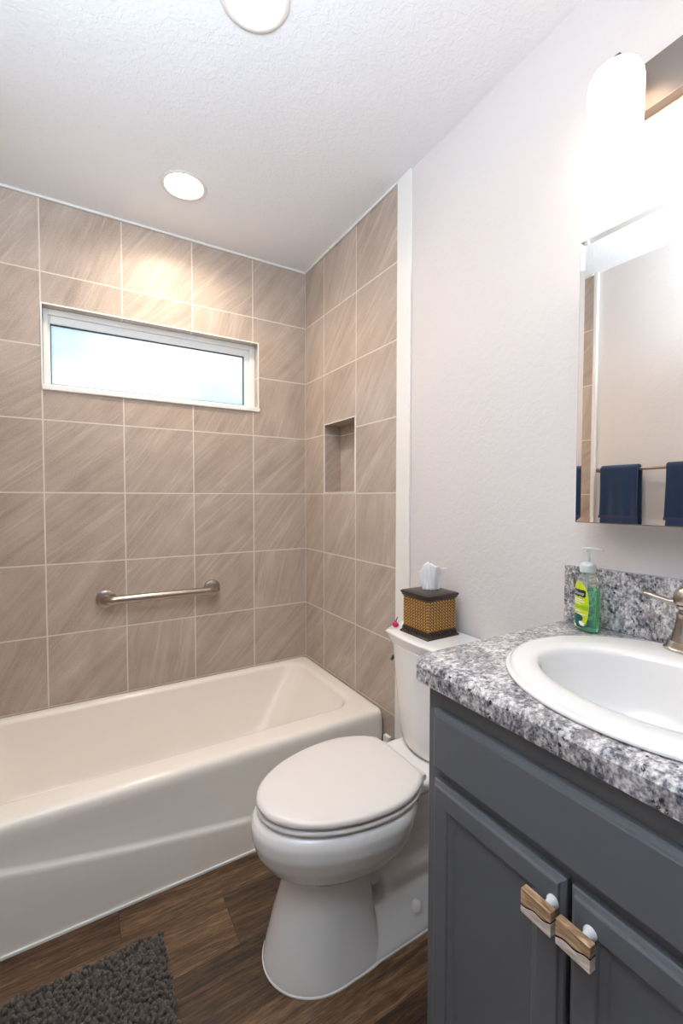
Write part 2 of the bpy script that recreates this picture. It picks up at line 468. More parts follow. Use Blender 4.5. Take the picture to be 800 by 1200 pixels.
# ================================================================== STRUCTURE
XL, XLP = -1.520, -1.540     # alcove tile face / painted left wall
YF = -2.78                   # wall behind the camera
H = 2.44
TE = -0.802                  # where the tiles end on the side walls
WX0, WX1, WZ0, WZ1 = -1.188, -0.270, 1.671, 2.016   # window hole
NY0, NY1, NZ0, NZ1 = -0.4995, -0.2125, 1.2550, 1.5950  # niche

def wall_with_hole(mb, axis, a0, a1, z0, z1, h, front, back):
    # panel with a rectangular hole; axis 'y' = wall across Y (spans X), axis 'x' = spans Y
    (ha0, ha1, hz0, hz1) = h
    for (p, q, r, s_) in ((a0, a1, z0, hz0), (a0, a1, hz1, z1), (a0, ha0, hz0, hz1), (ha1, a1, hz0, hz1)):
        if axis == 'y': mb.box(p, q, front, back, r, s_)
        else: mb.box(front, back, p, q, r, s_)

b = MB(); b.box(-1.70, 0.15, YF - 0.9, 0.15, -0.06, 0.0); struct(b.build('floor', M['floor']))
CANS = ((-0.700, -0.355), (-0.690, -1.120)); CR = 0.0715
b = MB(); q_ = 0.12
ys = [YF - 0.9, CANS[1][1] - q_, CANS[1][1] + q_, CANS[0][1] - q_, CANS[0][1] + q_, 0.15]
for i in (0, 2, 4): b.box(-1.70, 0.15, ys[i], ys[i + 1], H, H + 0.08)
for lx, ly in CANS:
    b.box(-1.70, lx - q_, ly - q_, ly + q_, H, H + 0.08); b.box(lx + q_, 0.15, ly - q_, ly + q_, H, H + 0.08)
    def sqr(z): return [(lx + q_ * cos(a) / max(abs(cos(a)), abs(sin(a))), ly + q_ * sin(a) / max(abs(cos(a)), abs(sin(a))), z) for a in [2 * pi * k / 64 for k in range(64)]]
    def crc(z): return [(lx + CR * cos(2 * pi * k / 64), ly + CR * sin(2 * pi * k / 64), z) for k in range(64)]
    b.loft([crc(H), sqr(H), sqr(H + 0.08), crc(H + 0.08)], loop=True)
struct(b.build('ceiling', M['ceil']))
b = MB(); wall_with_hole(b, 'y', -1.66, 0.15, 0, H, (WX0, WX1, WZ0, WZ1), 0.0, 0.11)
struct(b.build('wall_back', M['tile']))
b = MB(); wall_with_hole(b, 'x', TE, 0.0, 0, H, (NY0, NY1, NZ0, NZ1), 0.0, 0.094); b.box(0.094, 0.15, TE, 0, 0, H)
struct(b.build('wall_right_tiled', M['tile']))
b = MB(); b.box(0.0, 0.15, YF, TE, 0, H); struct(b.build('wall_right', M['paint']))
b = MB(); b.box(XL, -1.66, TE, 0.0, 0, H); struct(b.build('wall_left_tiled', M['tile']))
b = MB(); b.box(XLP, -1.66, YF, TE, 0, H); struct(b.build('wall_left', M['paint']))
b = MB()
b.box(-0.52, 0.15, YF - 0.1, YF, 0, H); b.box(-1.66, -1.38, YF - 0.1, YF, 0, H); b.box(-1.38, -0.52, YF - 0.1, YF, 2.05, H)
struct(b.build('wall_front', M['paint']))
# unlit hallway beyond the doorway
b = MB(); b.box(-1.70, 0.15, YF - 0.98, YF - 0.90, 0, H); b.box(-1.74, -1.66, YF - 0.90, YF - 0.1, 0, H); b.box(0.11, 0.15, YF - 0.90, YF - 0.1, 0, H)
struct(b.build('wall_hallway', M['paint']))
# door casing on the doorway behind the camera
b = MB(); b.box(-1.45, -1.38, YF, YF + 0.015, 0, 2.12); b.box(-0.52, -0.45, YF, YF + 0.015, 0, 2.12); b.box(-1.38, -0.52, YF, YF + 0.015, 2.05, 2.12)
struct(b.build('trim_1', M['trim'], bevel=0.003))
# white strips where the tiles end
b = MB(); b.box(-0.008, 0.0, -0.886, TE - 0.004, 0, H); b.box(-0.004, 0.0, TE - 0.004, TE + 0.001, 0, H); struct(b.build('trim_2', M['trim'], bevel=0.0025))
b = MB(); b.box(XLP, XL + 0.001, -0.820, TE, 0, H); struct(b.build('trim_3', M['trim'], bevel=0.0025))
# caulk bead between tiles and ceiling
b = MB(); b.box(XL, 0, -0.010, 0, H - 0.011, H); b.box(-0.010, 0, TE, -0.010, H - 0.011, H); b.box(XL, XL + 0.010, TE, -0.010, H - 0.011, H)
struct(b.build('trim_4', M['trim'], bevel=0.003))
# short white block on the wall at the tub's front corner
b = MB(); b.box(-0.016, 0.0, -0.776, -0.741, 0, 0.262); struct(b.build('trim_5', M['trim'], bevel=0.002))
# baseboards
b = MB(); b.box(-0.013, 0.0, -1.552, -0.887, 0, 0.085); struct(b.build('baseboard_right', M['trim'], bevel=0.004))
b = MB(); b.box(XLP, XLP + 0.013, YF, -0.844, 0, 0.085); struct(b.build('baseboard_left', M['trim'], bevel=0.004))
# caulk bead along the tub apron
b = MB(); b.box(-1.515, -0.02, -0.743, -0.737, 0, 0.007); struct(b.build('trim_6', M['trim']))

# window
win = bpy.data.objects.new('window_1', None); COL.objects.link(win); win.location = ((WX0 + WX1) / 2, 0.06, WZ0); WL[win.name] = Vector(win.location); struct(win)
FW = 0.024
def frame_ring(mb, x0, x1, z0, z1, wl, wr, wt, wb, y0, y1):
    mb.box(x0, x0 + wl, y0, y1, z0, z1); mb.box(x1 - wr, x1, y0, y1, z0, z1)
    mb.box(x0 + wl, x1 - wr, y0, y1, z1 - wt, z1); mb.box(x0 + wl, x1 - wr, y0, y1, z0, z0 + wb)
b = MB(); frame_ring(b, WX0, WX1, WZ0 + 0.018, WZ1, 0.020, 0.028, 0.024, 0.010, 0.048, 0.10)
b.build('window_frame', M['vinyl'], win, bevel=0.003)
b = MB(); frame_ring(b, WX0 + 0.020, WX1 - 0.028, WZ0 + 0.028, WZ1 - 0.024, 0.006, 0.026, 0.033, 0.008, 0.060, 0.095)
b.build('sash', M['vinyl'], win, bevel=0.003)
gx0, gx1, gz0, gz1 = WX0 + 0.026, WX1 - 0.054, WZ0 + 0.036, WZ1 - 0.057
b = MB(); frame_ring(b, gx0, gx1, gz0, gz1, 0.003, 0.005, 0.005, 0.002, 0.066, 0.078)
b.build('gasket', M['gasket'], win)
b = MB(); b.box(gx0, gx1, 0.072, 0.077, gz0, gz1); b.build('pane', M['pane'], win)
b = MB(); b.box(WX0 - 0.004, WX1 + 0.006, -0.010, 0.048, WZ0 - 0.004, WZ0 + 0.018); b.build('window_sill', M['vinyl'], win, bevel=0.004)
b = MB()
b.box(WX0 - 0.003, WX0 + 0.002, -0.003, 0.002, WZ0 + 0.02, WZ1 + 0.003); b.box(WX1 - 0.002, WX1 + 0.003, -0.003, 0.002, WZ0 + 0.02, WZ1 + 0.003); b.box(WX0 + 0.002, WX1 - 0.002, -0.003, 0.002, WZ1 - 0.002, WZ1 + 0.003)
b.build('edge_trim', M['vinyl'], win)
# white edge profile round the niche
b = MB(); e = 0.0022
b.box(-e, e, NY0 - e, NY0 + e, NZ0, NZ1); b.box(-e, e, NY1 - e, NY1 + e, NZ0, NZ1); b.box(-e, e, NY0 - e, NY1 + e, NZ1 - e, NZ1 + e); b.box(-e, e, NY0 - e, NY1 + e, NZ0 - e, NZ0 + e)
struct(b.build('trim_7', M['trim']))

# ================================================================== BATHTUB
tubt = thing('bathtub', 'long white alcove bathtub with arched front apron under the window', 'bathtub', (-0.76, -0.37, 0))
def side_pts(x0, x1, y0, y1, r, zf, nx=48, ny=16, nc=8):
    """rounded rectangle with the same vertex count whatever its size; zf(x, y, side) gives z."""
    pts = []
    def lin(a, b_, n): return [a + (b_ - a) * i / n for i in range(1, n)]
    def arc(cx, cy, a0):
        for k in range(nc + 1):
            a = a0 + (pi / 2) * k / nc; pts.append((cx + r * cos(a), cy + r * sin(a)))
    arc(x0 + r, y0 + r, pi)
    pts.extend((x, y0) for x in lin(x0 + r, x1 - r, nx))
    arc(x1 - r, y0 + r, 3 * pi / 2)
    pts.extend((x1, y) for y in lin(y0 + r, y1 - r, ny))
    arc(x1 - r, y1 - r, 0)
    pts.extend((x, y1) for x in lin(x1 - r, x0 + r, nx))
    arc(x0 + r, y1 - r, pi / 2)
    pts.extend((x0, y) for y in lin(y1 - r, y0 + r, ny))
    return [(x, y, zf(x)) for x, y in pts]
def ridge(x):
    s_ = -x
    return 0.062 + 0.052 * s_ + 0.060 * s_ * s_
TX0, TX1, TY0, TY1 = -1.516, -0.004, -0.737, -0.004
TZ = 0.357
rings = []
def tr(off, zf, r=0.012, yoff=None):
    yo = off if yoff is None else yoff
    rings.append(side_pts(TX0 + off, TX1 - off, TY0 + yo, TY1 - off, r, zf))
tr(0, lambda x: 0.0)
tr(0, lambda x: ridge(x) * 0.5)
tr(0, lambda x: ridge(x) - 0.012)
tr(0, lambda x: ridge(x) - 0.003, yoff=0.001)
tr(0, lambda x: ridge(x) + 0.003, yoff=0.004)
tr(0, lambda x: ridge(x) + 0.007, yoff=0.009)
tr(0, lambda x: ridge(x) + 0.016, yoff=0.0115)
tr(0, lambda x: 0.29, yoff=0.0105)
tr(0.0, lambda x: 0.318, yoff=0.010, r=0.016)
tr(0.001, lambda x: 0.338, yoff=0.012, r=0.018)
tr(0.003, lambda x: 0.350, yoff=0.018, r=0.020)
tr(0.008, lambda x: 0.3555, yoff=0.027, r=0.024)
tr(0.016, lambda x: TZ, yoff=0.040, r=0.03)
IX0, IX1, IY0, IY1 = -1.43, -0.080, -0.612, -0.052
def ti(dx0, dx1, dy0, dy1, z, r): rings.append(side_pts(IX0 + dx0, IX1 - dx1, IY0 + dy0, IY1 - dy1, r, lambda x: z))
for k in range(9):
    a_ = radians(78) * k / 8; q_ = 0.022 * sin(a_)
    ti(q_ - 0.022, q_ - 0.020, q_ - 0.022, q_ - 0.018, TZ - 0.022 * (1 - cos(a_)), 0.10 + 0.005 * k / 8)
ti(0.006, 0.018, 0.006, 0.008, TZ - 0.05, 0.105)
ti(0.03, 0.085, 0.030, 0.035, 0.22, 0.11)
ti(0.05, 0.150, 0.050, 0.062, 0.12, 0.11)
ti(0.06, 0.180, 0.062, 0.078, 0.085, 0.11)
ti(0.075, 0.205, 0.080, 0.098, 0.064, 0.11)
ti(0.105, 0.245, 0.110, 0.130, 0.055, 0.10)
ti(0.20, 0.40, 0.19, 0.20, 0.052, 0.07)
b = MB(); b.loft(rings, True, True); b.build('tub_shell', M['tub'], tubt, smooth=70)
b = MB(); b.lathe([(0.030, 0.0), (0.032, 0.003), (0.026, 0.006), (0.012, 0.006)], (-1.25, -0.34, 0.0525), 24)
b.build('drain', M['nickel'], tubt, smooth=40)

# ================================================================== GRAB BAR
gb = thing('grab_bar', 'brushed steel grab bar on the tiled wall above the bathtub', 'grab bar', (-0.745, -0.03, 0.787))
GZ = 0.787
path = []
for k in range(9):
    a = pi / 2 * k / 8; path.append((-0.974 + 0.03 * (1 - cos(a)), -0.008 - 0.022 - 0.03 * sin(a) if k else -0.008 - 0.022, GZ))
path = [(-0.974, -0.002, GZ)] + path
for k in range(9):
    a = pi / 2 * (8 - k) / 8; path.append((-0.514 - 0.03 * (1 - cos(a)), -0.030 - 0.03 * sin(a), GZ - 0.001))
path.append((-0.514, -0.002, GZ - 0.001))
b = MB(); b.tube(path, 0.0185, 20); b.build('bar', M['nickel2'], gb, smooth=60)
for gx in (-0.974, -0.514):
    b = MB(); b.lathe([(0.040, 0), (0.040, -0.004), (0.038, -0.009), (0.030, -0.013), (0.018, -0.015)], (gx, -0.0005, GZ), 36, 'Y')
    b.build('flange', M['nickel2'], gb, smooth=40)

# ================================================================== RECESSED LIGHTS
for cm, lab, (lx, ly) in (('can_far', 'recessed ceiling light over the tub, farther from the camera', (-0.700, -0.355)), ('can_near', 'recessed ceiling light at the top edge of the photo, nearer to the camera', (-0.690, -1.120))):
    rl = thing('recessed_light', lab, 'ceiling light', (lx, ly, H), 'round recessed ceiling lights')
    b = MB(); b.lathe([(0.086, -0.0004), (0.086, -0.002), (0.083, -0.0045), (0.075, -0.005), (0.0705, -0.003), (0.0690, 0.004), (0.0655, 0.040), (0.0700, 0.040), (0.0709, -0.0004)], (lx, ly, H), 48, cap0=False, cap1=False)
    b.build('trim_ring', M['canring'], rl, smooth=40)
    b = MB(); b.lathe([(0.0, 0.0300), (0.03, 0.0305), (0.052, 0.0325), (0.0652, 0.0360), (0.0652, 0.042)], (lx, ly, H), 48, cap0=False)
    b.build('lens', M[cm], rl, smooth=40)

# ================================================================== TOILET
Y0 = -1.130
toil = thing('toilet', 'white elongated two-piece toilet with closed lid beside the grey vanity', 'toilet', (-0.36, Y0, 0))
def egg(xf, xb, xm, w, z, n=64, back=2.0, sx=1.0, trunc=None):
    pts = []
    for k in range(n):
        a = 2 * pi * k / n; c, s_ = cos(a), sin(a)
        if c > 0: # front (towards -x)
            x = xm + (xf - xm) * c; y = w * s_
        else:
            e_ = 2.0 / back
            x = xm + (xb - xm) * (abs(c) ** e_); y = w * (abs(s_) ** e_) * (1 if s_ >= 0 else -1)
        pts.append((x, Y0 + y, z))
    return pts
bw = MB()
bw.loft([egg(-0.600, -0.38, -0.47, 0.092, 0.215, back=3), egg(-0.612, -0.34, -0.47, 0.102, 0.238), egg(-0.640, -0.31, -0.45, 0.130, 0.258),
         egg(-0.674, -0.27, -0.43, 0.158, 0.285), egg(-0.696, -0.25, -0.41, 0.176, 0.318), egg(-0.707, -0.24, -0.41, 0.1855, 0.355), egg(-0.708, -0.23, -0.40, 0.187, 0.385),
         egg(-0.700, -0.23, -0.40, 0.182, 0.402), egg(-0.686, -0.24, -0.40, 0.172, 0.410)])
COLR = [(-0.676, -0.385, -0.52, 0.134, -0.03, 6), (-0.676, -0.385, -0.52, 0.134, 0.010, 6), (-0.667, -0.385, -0.52, 0.128, 0.045, 6), (-0.650, -0.39, -0.515, 0.117, 0.11, 5),
        (-0.628, -0.39, -0.50, 0.106, 0.18, 4), (-0.616, -0.38, -0.49, 0.103, 0.225, 3.5), (-0.616, -0.38, -0.49, 0.103, 0.26, 3)]
bw.loft([egg(a_, b_, c_, d_, e_, back=f_) for a_, b_, c_, d_, e_, f_ in COLR])
# foot flange and trapway behind the column
def blk(x0, x1, hw, r, z): return rrect(x0, x1, Y0 - hw, Y0 + hw, r, z)
bw.loft([blk(-0.50, -0.08, 0.130, 0.05, -0.03), blk(-0.50, -0.08, 0.130, 0.05, 0.012), blk(-0.50, -0.085, 0.124, 0.05, 0.026), blk(-0.49, -0.09, 0.108, 0.048, 0.062), blk(-0.48, -0.10, 0.090, 0.045, 0.092), blk(-0.46, -0.11, 0.078, 0.04, 0.102)])
bw.loft([blk(-0.345, -0.09, 0.075, 0.022, 0.05), blk(-0.345, -0.09, 0.074, 0.022, 0.135), blk(-0.341, -0.094, 0.070, 0.022, 0.147), blk(-0.33, -0.105, 0.058, 0.022, 0.152)])
bw.loft([blk(-0.44, -0.13, 0.042, 0.04, 0.12), blk(-0.40, -0.10, 0.044, 0.04, 0.22), blk(-0.38, -0.05, 0.058, 0.04, 0.30), blk(-0.36, -0.035, 0.090, 0.04, 0.365), blk(-0.36, -0.035, 0.116, 0.03, 0.395), blk(-0.36, -0.035, 0.118, 0.03, 0.412), blk(-0.35, -0.04, 0.113, 0.028, 0.418)])
tmp = bw.build('bowl_src', M['china'])
md = tmp.modifiers.new('r', 'REMESH'); md.mode = 'VOXEL'; md.voxel_size = 0.005; md.use_smooth_shade = True
md = tmp.modifiers.new('s', 'SMOOTH'); md.factor = 0.5; md.iterations = 4
dg = bpy.context.evaluated_depsgraph_get(); dg.update()
me = bpy.data.meshes.new_from_object(tmp.evaluated_get(dg))
bpy.data.objects.remove(tmp)
base = wloc(toil)
me.transform(Matrix.Translation((-base.x, -base.y, -base.z)))
bm = bmesh.new(); bm.from_mesh(me)
bmesh.ops.bisect_plane(bm, geom=bm.verts[:] + bm.edges[:] + bm.faces[:], plane_co=(0, 0, 0.0005), plane_no=(0, 0, 1), clear_inner=True)
bm.to_mesh(me); bm.free()
me.polygons.foreach_set('use_smooth', [True] * len(me.polygons))
if not me.materials: me.materials.append(M['china'])
o = bpy.data.objects.new('bowl', me); COL.objects.link(o); o.parent = toil
b = MB(); b.loft([egg(-0.6785, -0.37, -0.52, 0.1365, 0.0, back=6), egg(-0.6785, -0.37, -0.52, 0.1365, 0.003, back=6), egg(-0.675, -0.37, -0.52, 0.133, 0.006, back=6)])
b.loft([blk(-0.50, -0.0775, 0.1325, 0.05, 0.0), blk(-0.50, -0.0775, 0.1325, 0.05, 0.003), blk(-0.50, -0.081, 0.129, 0.05, 0.006)])
b.build('caulk_bead', M['trim'], toil, smooth=40)
# seat and lid
def eggD(scale_in, z, dx=0.0, n=72):
    xf, xm, xbk, w = -0.694 + scale_in, -0.405, -0.243 - scale_in + dx, 0.180 - scale_in
    pts = []
    nf = n // 2
    for k in range(nf + 1):
        a = -pi / 2 + pi * k / nf
        pts.append((xm - (xm - xf) * cos(a), Y0 + w * sin(a), z))
    # back curve from +w to -w
    L = xbk - xm; A = L / 0.78
    nb = 10
    for k in range(1, nb + 1):
        x = L * k / nb; pts.append((xm + x, Y0 + w * sqrt(max(0, 1 - (x / A) ** 2)), z))
    wb = w * sqrt(1 - 0.78 ** 2)
    for k in range(1, 8): pts.append((xbk + 0.004 * sin(pi * k / 8), Y0 + wb - 2 * wb * k / 8, z))
    for k in range(nb, 0, -1):
        x = L * k / nb; pts.append((xm + x, Y0 - w * sqrt(max(0, 1 - (x / A) ** 2)), z))
    return pts
b = MB(); b.loft([eggD(0.016, 0.4125), eggD(0.014, 0.4140), eggD(0.005, 0.4145), eggD(0.002, 0.4165), eggD(0.001, 0.4210), eggD(0.003, 0.4250), eggD(0.008, 0.4270), eggD(0.016, 0.4275)])
b.build('seat', M['seat'], toil, smooth=50)
b = MB(); b.loft([eggD(0.016, 0.4277), eggD(0.015, 0.4315), eggD(0.007, 0.4320), eggD(0.003, 0.4335), eggD(0.001, 0.4375), eggD(0.002, 0.444), eggD(0.006, 0.4485), eggD(0.014, 0.4510), eggD(0.05, 0.4533), eggD(0.10, 0.4545)])
b.build('lid', M['seat'], toil, smooth=50)
for s_ in (-1, 1):
    b = MB(); b.lathe([(0.008, -0.022), (0.010, -0.018), (0.010, 0.018), (0.008, 0.022)], (-0.232, Y0 + s_ * 0.080, 0.4255), 20, 'Y')
    b.build('hinge', M['seat'], toil, smooth=40)
    b = MB(); b.lathe([(0.016, 0.0), (0.0165, 0.004), (0.0155, 0.012), (0.012, 0.019), (0.006, 0.0225)], (-0.262, Y0 + s_ * 0.106, 0.056), 24)
    b.build('bolt_cap', M['china'], toil, smooth=60)
# tank: bowed front, chamfered corners, tapering downwards
def tank_ring(hf, hb, xfc, xcor, xside, xb, z, n=10):
    """front centre xfc, front corner (xcor, hf), flares to hb at x=xside, back at xb."""
    pts = []
    for k in range(-n, n + 1):
        q = k / n
        pts.append((xfc + (xcor - xfc) * q * q, Y0 + hf * q))
    # corner + side
    pts += [(xcor + (xside - xcor) * 0.05, Y0 + hf + (hb - hf) * 0.06), (xcor + (xside - xcor) * 0.5, Y0 + hf + (hb - hf) * 0.50), (xside, Y0 + hb * 0.985), (xb, Y0 + hb)]
    pts += [(xb, Y0 - hb), (xside, Y0 - hb * 0.985), (xcor + (xside - xcor) * 0.5, Y0 - hf - (hb - hf) * 0.50), (xcor + (xside - xcor) * 0.05, Y0 - hf - (hb - hf) * 0.06)]
    return [(x, y, z) for x, y in pts]
b = MB()
b.loft([tank_ring(0.072, 0.120, -0.172, -0.150, -0.08, -0.03, 0.421), tank_ring(0.088, 0.140, -0.184, -0.160, -0.08, -0.022, 0.436), tank_ring(0.092, 0.150, -0.188, -0.164, -0.08, -0.02, 0.47),
        tank_ring(0.106, 0.176, -0.196, -0.174, -0.08, -0.018, 0.62), tank_ring(0.114, 0.190, -0.202, -0.181, -0.08, -0.016, 0.752)])
b.build('tank', M['china'], toil, smooth=38, bevel=0.004, seg=3)
b = MB()
TL = lambda o_, z: tank_ring(0.134 + o_, 0.207 + o_, -0.210 - o_, -0.197 - o_, -0.08, -0.008, z)
b.loft([TL(-0.013, 0.752), TL(-0.0115, 0.756), TL(-0.002, 0.779), TL(0.0, 0.7845), TL(-0.001, 0.7875), TL(-0.004, 0.7895), TL(-0.03, 0.790)])
b.build('tank_lid', M['china'], toil, smooth=38)
lev = MB(); ly = Y0 + 0.158
lev.lathe([(0.009, -0.010), (0.010, 0.003), (0.008, 0.008)], (-0.125, ly, 0.680), 18, 'Y')
lev.tube([(-0.125, ly + 0.008, 0.680), (-0.137, ly + 0.009, 0.676), (-0.148, ly + 0.006, 0.668)], [0.005, 0.006, 0.005], 10)
lev.build('flush_lever', M['black'], toil, smooth=40)['label'] = 'dark flush lever'

# ================================================================== TISSUE BOX
tb = thing('tissue_box', 'square woven wicker tissue box with dark carved rims on the toilet tank', 'tissue box', (-0.097, -1.100, 0.790))
cx, cy = -0.097, -1.0985
def sq(h, z, r=0.004): return rrect(cx - h, cx + h, cy - h, cy + h, r, z, 3)
b = MB(); b.loft([sq(0.0685, 0.7905), sq(0.0685, 0.794), sq(0.064, 0.798), sq(0.0625, 0.806), sq(0.0605, 0.8125)]); b.build('base_rim', M['darkwood'], tb, smooth=30)
b = MB(); b.loft([sq(0.0595, 0.8126, 0.003), sq(0.0595, 0.9075, 0.003)]); b.build('woven_body', M['wicker'], tb, smooth=30)
b = MB(); b.loft([sq(0.0600, 0.9076), sq(0.0605, 0.910), sq(0.0645, 0.914), sq(0.0640, 0.917), sq(0.0675, 0.921), sq(0.0670, 0.9255), sq(0.062, 0.928), sq(0.030, 0.9285, 0.02)]); b.build('top_rim', M['darkwood'], tb, smooth=30)
# raised dentils on the base rim
b = MB()
for k in range(9):
    q = -0.052 + k * 0.013
    b.box(cx - 0.0668, cx - 0.061, cy + q - 0.0042, cy + q + 0.0042, 0.797, 0.8095); b.box(cx + q - 0.0042, cx + q + 0.0042, cy - 0.0668, cy - 0.061, 0.797, 0.8095)
b.build('carving', M['darkwood'], tb, bevel=0.0015)
# tissue
ts = MB(); rows = []
NR, NCp = 12, 61
d1 = Vector((0.62, -0.78, 0)).normalized(); d2 = Vector((0.78, 0.62, 0))
def smooth01(q): q = max(0.0, min(1.0, q)); return q * q * (3 - 2 * q)
for i in range(NR):
    v = i / (NR - 1); row = []
    for k in range(NCp):
        u = k / (NCp - 1)
        fold = (0.004 + 0.007 * v) * sin(u * 11 + 0.4 + 0.7 * v) + 0.003 * sin(u * 27 + v * 2)
        wrap = 0.024 * cos((u - 0.4) * 3.4)
        top = 0.060 + 0.034 * smooth01(u / 0.34) - 0.020 * smooth01((u - 0.42) / 0.5) + 0.0016 * sin(u * 37)
        p = Vector((cx + 0.004, cy, 0.9265)) + d1 * ((u - 0.5) * (0.050 + 0.030 * v ** 0.8) + 0.010 * v * v * (1 if u > 0.6 else 0.3)) - d2 * (fold + wrap * (0.8 + 0.3 * v) - 0.012) + Vector((0, 0, top * v))
        row.append(tuple(p))
    rows.append(row)
ts.loft(rows, False, False, closed=False)
o = ts.build('tissue', M['tissue'], loc=(cx, cy, 0.927), smooth=180, solid=0.0008)
tag(o, 'crumpled white tissue poking out of the woven tissue box', 'tissue')
# pink hair clip
hc = thing('hair_clip', 'small magenta hair clip on the tank beside the woven box', 'hair clip', (-0.150, -0.988, 0.790))
hx, hy_ = -0.150, -0.990
b = MB(); b.loft([[(hx + r * cos(2 * pi * k / 16), hy_ + r * sin(2 * pi * k / 16) * 1.4, 0.7905 + z) for k in range(16)] for r, z in ((0.006, 0), (0.009, 0.003), (0.010, 0.008), (0.008, 0.013), (0.004, 0.016))])
b.build('clip_body', M['magenta'], hc, smooth=60)
b = MB(); b.tube([(hx, hy_ - 0.002, 0.804), (hx + 0.001, hy_ - 0.004, 0.815), (hx + 0.003, hy_ - 0.007, 0.824)], 0.0018, 8); b.tube([(hx, hy_ + 0.002, 0.804), (hx - 0.001, hy_ + 0.004, 0.812)], 0.0014, 8)
b.build('prong', M['black'], hc, smooth=60)

# ================================================================== VANITY CABINET
VY0, VY1 = -2.150, -1.550     # right, left
VX = -0.505                   # face frame front
VT = 0.884
cab = thing('vanity_cabinet', 'slate grey vanity cabinet with two panelled doors and a false drawer', 'cabinet', (-0.26, -1.85, 0))
b = MB()
b.box(VX + 0.019, -0.002, VY1 - 0.016, VY1, 0.0, VT); b.box(VX + 0.019, -0.002, VY0, VY0 + 0.016, 0.0, VT)
b.box(-0.012, -0.002, VY0 + 0.016, VY1 - 0.016, 0.09, VT); b.box(VX + 0.019, -0.012, VY0 + 0.016, VY1 - 0.016, 0.09, 0.106)
b.box(VX + 0.065, VX + 0.080, VY0 + 0.016, VY1 - 0.016, 0.0, 0.09)
b.build('carcass', M['cab'], cab, bevel=0.001)
b = MB()
b.box(VX, VX + 0.019, VY1 - 0.040, VY1, 0.09, VT); b.box(VX, VX + 0.019, VY0, VY0 + 0.040, 0.09, VT)
b.box(VX, VX + 0.019, VY0 + 0.04, VY1 - 0.04, VT - 0.045, VT); b.box(VX, VX + 0.019, VY0 + 0.04, VY1 - 0.04, 0.705, 0.740); b.box(VX, VX + 0.019, VY0 + 0.04, VY1 - 0.04, 0.09, 0.13)
b.build('face_frame', M['cab'], cab, bevel=0.001)
def panel_rings(y0, y1, z0, z1, steps):
    return [[(x, y0 + o_, z0 + o_), (x, y1 - o_, z0 + o_), (x, y1 - o_, z1 - o_), (x, y0 + o_, z1 - o_)] for o_, x in steps]
F = VX - 0.0005
def front(name, y0, y1, z0, z1, door):
    T = 0.0195
    steps = [(0.0, F), (0.0, F - T + 0.010), (0.0015, F - T + 0.0075), (0.0045, F - T + 0.006), (0.0065, F - T + 0.0045), (0.0075, F - T + 0.001), (0.0095, F - T)]
    if door:
        steps += [(0.038, F - T), (0.0395, F - T + 0.0010), (0.041, F - T + 0.0035), (0.046, F - T + 0.0050), (0.050, F - T + 0.0075), (0.052, F - T + 0.0095), (0.056, F - T + 0.0098)]
    b = MB(); b.loft(panel_rings(y0, y1, z0, z1, steps), True, True)
    return b.build(name, M['cab'], cab, smooth=20)
front('drawer_front', VY0 + 0.024, VY1 - 0.026, 0.7325, 0.8440, False)
doors = [front('door', -1.8345, VY1 - 0.028, 0.115, 0.7140, True), front('door', VY0 + 0.024, -1.8415, 0.115, 0.7140, True)]
for d, (ky, sy) in zip(doors, ((-1.817, 1), (-1.8685, -1))):
    kx = F - 0.0195
    k0, k1, z0, z1 = ky - 0.0225, ky + 0.0225, 0.6590, 0.6925
    # wavy boundary between wood and resin
    def wave(q): return 0.6745 - 0.0035 * q + 0.0015 * sin(q * 5 + sy)
    n = 10
    def slab(mb, lo, hi, x0, x1, inset=0.0):
        rings = []
        for i in range(n + 1):
            q = -1 + 2 * i / n; y = ky + q * (0.0225 - inset)
            rings.append([(x0, y, lo(q)), (x1, y, lo(q)), (x1, y, hi(q)), (x0, y, hi(q))])
        mb.loft(rings)
    bw_ = MB(); slab(bw_, wave, lambda q: z1, kx - 0.022, kx - 0.034)
    kw = bw_.build('knob', M['wood'], d, bevel=0.0012); kw['label'] = 'wood and pale resin knob'
    br = MB(); slab(br, lambda q: z0, lambda q: wave(q) - 0.0022, kx - 0.022, kx - 0.034)
    WL[kw.name] = wloc(cab)
    br.build('resin_half', M['resin'], kw, bevel=0.0012)
    be = MB(); slab(be, lambda q: wave(q) - 0.0021, lambda q: wave(q) - 0.0001, kx - 0.0225, kx - 0.0335, 0.0004)
    be.build('bark_line', M['bark'], kw)
    bp = MB(); bp.lathe([(0.0085, 0.0), (0.0085, -0.003), (0.006, -0.007), (0.0055, -0.013), (0.0085, -0.019), (0.0092, -0.0218)], (kx, ky - 0.004, 0.678), 20, 'X')
    bp.build('knob_post', M['screw'], kw, smooth=40)

